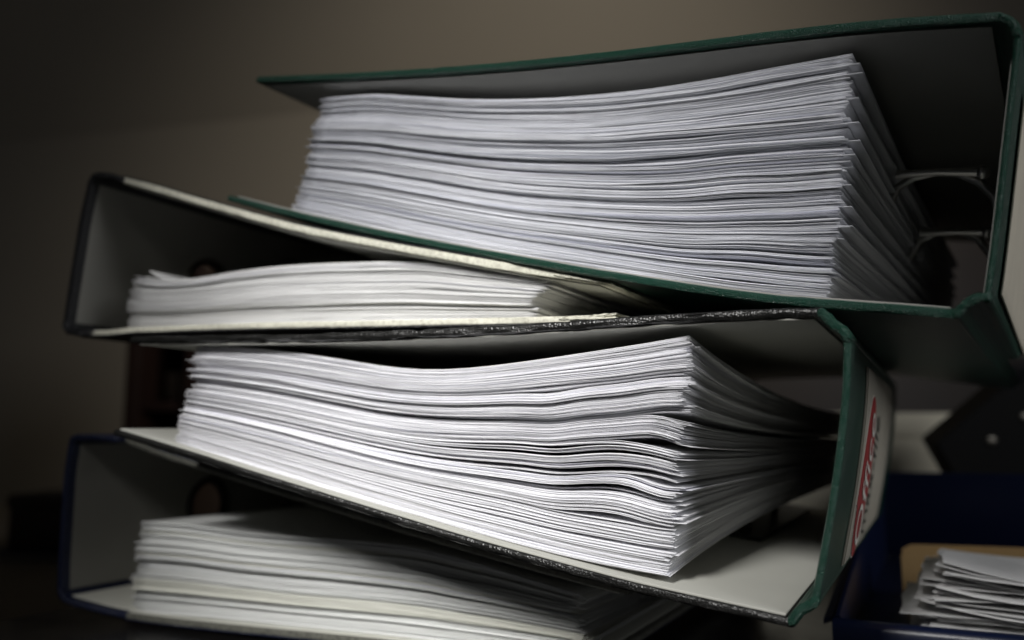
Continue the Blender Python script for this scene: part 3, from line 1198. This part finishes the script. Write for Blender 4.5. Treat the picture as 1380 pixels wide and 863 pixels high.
box(bm, fa[0] + .008, fa[0] + .16, .128, .132, tz0 + .0045, fz - .002, .0005)
o = bm_obj("inner_sheets", bm, M['paperD'], fold)
ca = o.data.color_attributes.new("tone", 'FLOAT_COLOR', 'POINT')
ca.data.foreach_set("color", [.8, .82, .6, 1] * len(o.data.vertices))

# ------------------------------------------------------------------ black riveted plate leaning on the tray's back
pd = at(1290, 648, FT.o.y + TD * .93).y
plate = empty("black_case")
plate.location = at(1290, 648, pd)
tag(plate, "black hard case corner with round metal rivets, propped on the back of the blue tray", "case")
outline = [(1261, 598), (1330, 540), (1405, 476), (1452, 500), (1458, 630), (1400, 646), (1320, 654), (1290, 649)]
bm = bmesh.new()
fr_v = [bm.verts.new(at(x, y, pd) - plate.location) for x, y in outline]
f = bm.faces.new(fr_v)
ext_ = bmesh.ops.extrude_face_region(bm, geom=[f])
vv = [g for g in ext_['geom'] if isinstance(g, bmesh.types.BMVert)]
bmesh.ops.translate(bm, verts=vv, vec=(.012, .05, .004))
bmesh.ops.bevel(bm, geom=list(bm.edges), offset=.0012, segments=2, affect='EDGES')
bm_obj("case_body", bm, M['punch'], plate)
for (x, y) in ((1336, 594), (1381, 562), (1428, 530)):
    bm = bmesh.new()
    p = at(x, y, pd) - plate.location
    bmesh.ops.create_uvsphere(bm, u_segments=20, v_segments=10, radius=.0042)
    bmesh.ops.scale(bm, vec=(1.1, .4, .9), verts=bm.verts)
    bmesh.ops.translate(bm, vec=p, verts=bm.verts)
    bm_obj("rivet", bm, M['rivet'], plate)

# ------------------------------------------------------------------ things behind, out of focus


def bg_box(name, label, cat, px0, px1, py0, py1, dist, depth, mat, base_z=None, yaw=0.0):
    p0, p1 = at(px0, py1, dist), at(px1, py0, dist)
    z0 = p0.z if base_z is None else base_z
    w_, h_ = p1.x - p0.x, p1.z - z0
    root = empty(name, ((p0.x + p1.x) / 2, p0.y + depth / 2, z0))
    root.rotation_euler = (0, 0, yaw)
    tag(root, label, cat)
    return root, w_, h_, depth


# cream storage carton behind the stack on the right
root, w_, h_, dp = bg_box("storage_carton", "cream cardboard carton standing behind the stack near the blue tray", "carton",
                          1010, 1300, 556, 700, .80, .10, M['carton'], 0.0)
bm = bmesh.new()
box(bm, -w_ / 2, w_ / 2, -dp / 2, dp / 2, 0.0005, h_ - .022, .001)
bm_obj("carton_body", bm, M['carton'], root)
bm = bmesh.new()
box(bm, -w_ / 2 - .002, w_ / 2 + .002, -dp / 2 - .002, dp / 2 + .002, h_ - .022, h_, .0015)
bm_obj("carton_lid", bm, M['carton'], root)

# wooden cabinet behind the stack on the left
root, w_, h_, dp = bg_box("wooden_cabinet", "blurred reddish-brown open wooden cabinet behind the left end of the stack", "cabinet",
                          156, 257, 345, 740, 1.10, .22, M['wood'], -.05)
t = .018
for nm, bx_ in (("side_panel", (-w_ / 2, -w_ / 2 + t, -dp / 2, dp / 2, 0, h_ - t)), ("side_panel", (w_ / 2 - t, w_ / 2, -dp / 2, dp / 2, 0, h_ - t)),
                ("top_panel", (-w_ / 2, w_ / 2, -dp / 2, dp / 2, h_ - t, h_)), ("bottom_panel", (-w_ / 2 + t, w_ / 2 - t, -dp / 2, dp / 2, 0, t)),
                ("back_panel", (-w_ / 2 + t, w_ / 2 - t, dp / 2 - .006, dp / 2, t, h_ - t)),
                ("shelf", (-w_ / 2 + t, w_ / 2 - t, -dp / 2 + .01, dp / 2 - .006, h_ * .47, h_ * .47 + t * .7))):
    bm = bmesh.new()
    box(bm, *bx_, .001)
    bm_obj(nm, bm, M['darkbrown'] if nm in ("back_panel",) else M['wood'], root)
cab = root
shelf_z = cab.location.z + h_ * .47 + t * .7


def lathe(bm, prof, seg=28):
    rings = []
    for (r_, z) in prof:
        rings.append([bm.verts.new((r_ * math.cos(2 * math.pi * k / seg), r_ * math.sin(2 * math.pi * k / seg), z)) for k in range(seg)])
    for i in range(len(rings) - 1):
        for k in range(seg):
            bm.faces.new((rings[i][k], rings[i][(k + 1) % seg], rings[i + 1][(k + 1) % seg], rings[i + 1][k]))
    bm.faces.new(rings[0])
    bm.faces.new(rings[-1])


mug = empty("mug", (at(203, 545, 1.08).x, cab.location.y - .03, shelf_z))
tag(mug, "small pale mug on the shelf of the wooden cabinet", "mug")
hm = at(203, 512, 1.10).z - shelf_z
hm = max(hm, .04)
bm = bmesh.new()
lathe(bm, [(.020, 0), (.026, .004), (.028, hm * .5), (.028, hm), (.0255, hm), (.025, .006), (.001, .005)])
bm_obj("mug_body", bm, M['pale'], mug)
bm = bmesh.new()
tube(bm, [(.027 + .018 * math.sin(a_), 0, hm * .5 + hm * .32 * math.cos(a_)) for a_ in np.linspace(0, math.pi, 12)], .0035, 8)
bm_obj("mug_handle", bm, M['pale'], mug)

pot = empty("clay_pot", (at(279, 690, 1.5).x, at(279, 690, 1.5).y, -.05))
tag(pot, "clay-coloured pot seen through the finger hole of the lowest file", "pot")
hp = at(276, 640, 1.5).z + .05
bm = bmesh.new()
lathe(bm, [(.018, .0005), (.024, hp * .8), (.028, hp * .8), (.028, hp), (.024, hp), (.022, hp * .85), (.001, hp * .83)])
bm_obj("pot_body", bm, M['clay'], pot)

# dark storage box and a navy notebook under it on the side desk
root, w_, h_, dp = bg_box("storage_box", "dark brown storage box blurred behind the navy spine", "box", 8, 128, 668, 742, 1.0, .09, M['darkbrown'])
zb_ = root.location.z
bm = bmesh.new()
box(bm, -w_ / 2, w_ / 2, -dp / 2, dp / 2, 0, h_ * .75, .002)
bm_obj("box_body", bm, M['darkbrown'], root)
bm = bmesh.new()
box(bm, -w_ / 2 - .002, w_ / 2 + .002, -dp / 2 - .002, dp / 2 + .002, h_ * .75, h_, .002)
bm_obj("box_lid", bm, M['darkbrown'], root)
nb_ = empty("notebook", (root.location.x - .01, root.location.y, -.0495))
tag(nb_, "navy notebook lying under the dark brown storage box", "notebook")
tn = zb_ + .0495
for nm, z0, z1, mt in (("notebook_cover", 0, tn * .2, 'bgnavy'), ("page_block", tn * .2, tn * .8, 'sidedesk'), ("notebook_cover", tn * .8, tn - .0004, 'bgnavy')):
    bm = bmesh.new()
    e_ = 0 if nm == "notebook_cover" else .003
    box(bm, -w_ * .62 + e_, w_ * .62 - e_, -dp * .7 + e_, dp * .7 - e_, z0, z1, .0006)
    bm_obj(nm, bm, M[mt], nb_)
# dark block added behind the right side to darken the view past the spines
root, w_, h_, dp = bg_box("dark_backdrop", "dark brown block added as a dark backdrop behind the spines on the right", "cabinet", 1010, 1800, 250, 700, 1.15, .25, M['darkbrown'], -.35)
bm = bmesh.new()
box(bm, -w_ / 2, w_ / 2, -dp / 2, dp / 2, 0, h_, .003)
bm_obj("backdrop_body", bm, M['darkbrown'], root)
for q in (0, 1):
    bm = bmesh.new()
    box(bm, -w_ / 2 + .01 + q * w_ / 2, q * w_ / 2 - .01, -dp / 2 - .012, -dp / 2 - .0005, .01, h_ - .01, .002)
    bm_obj("backdrop_panel", bm, M['darkbrown'], root)
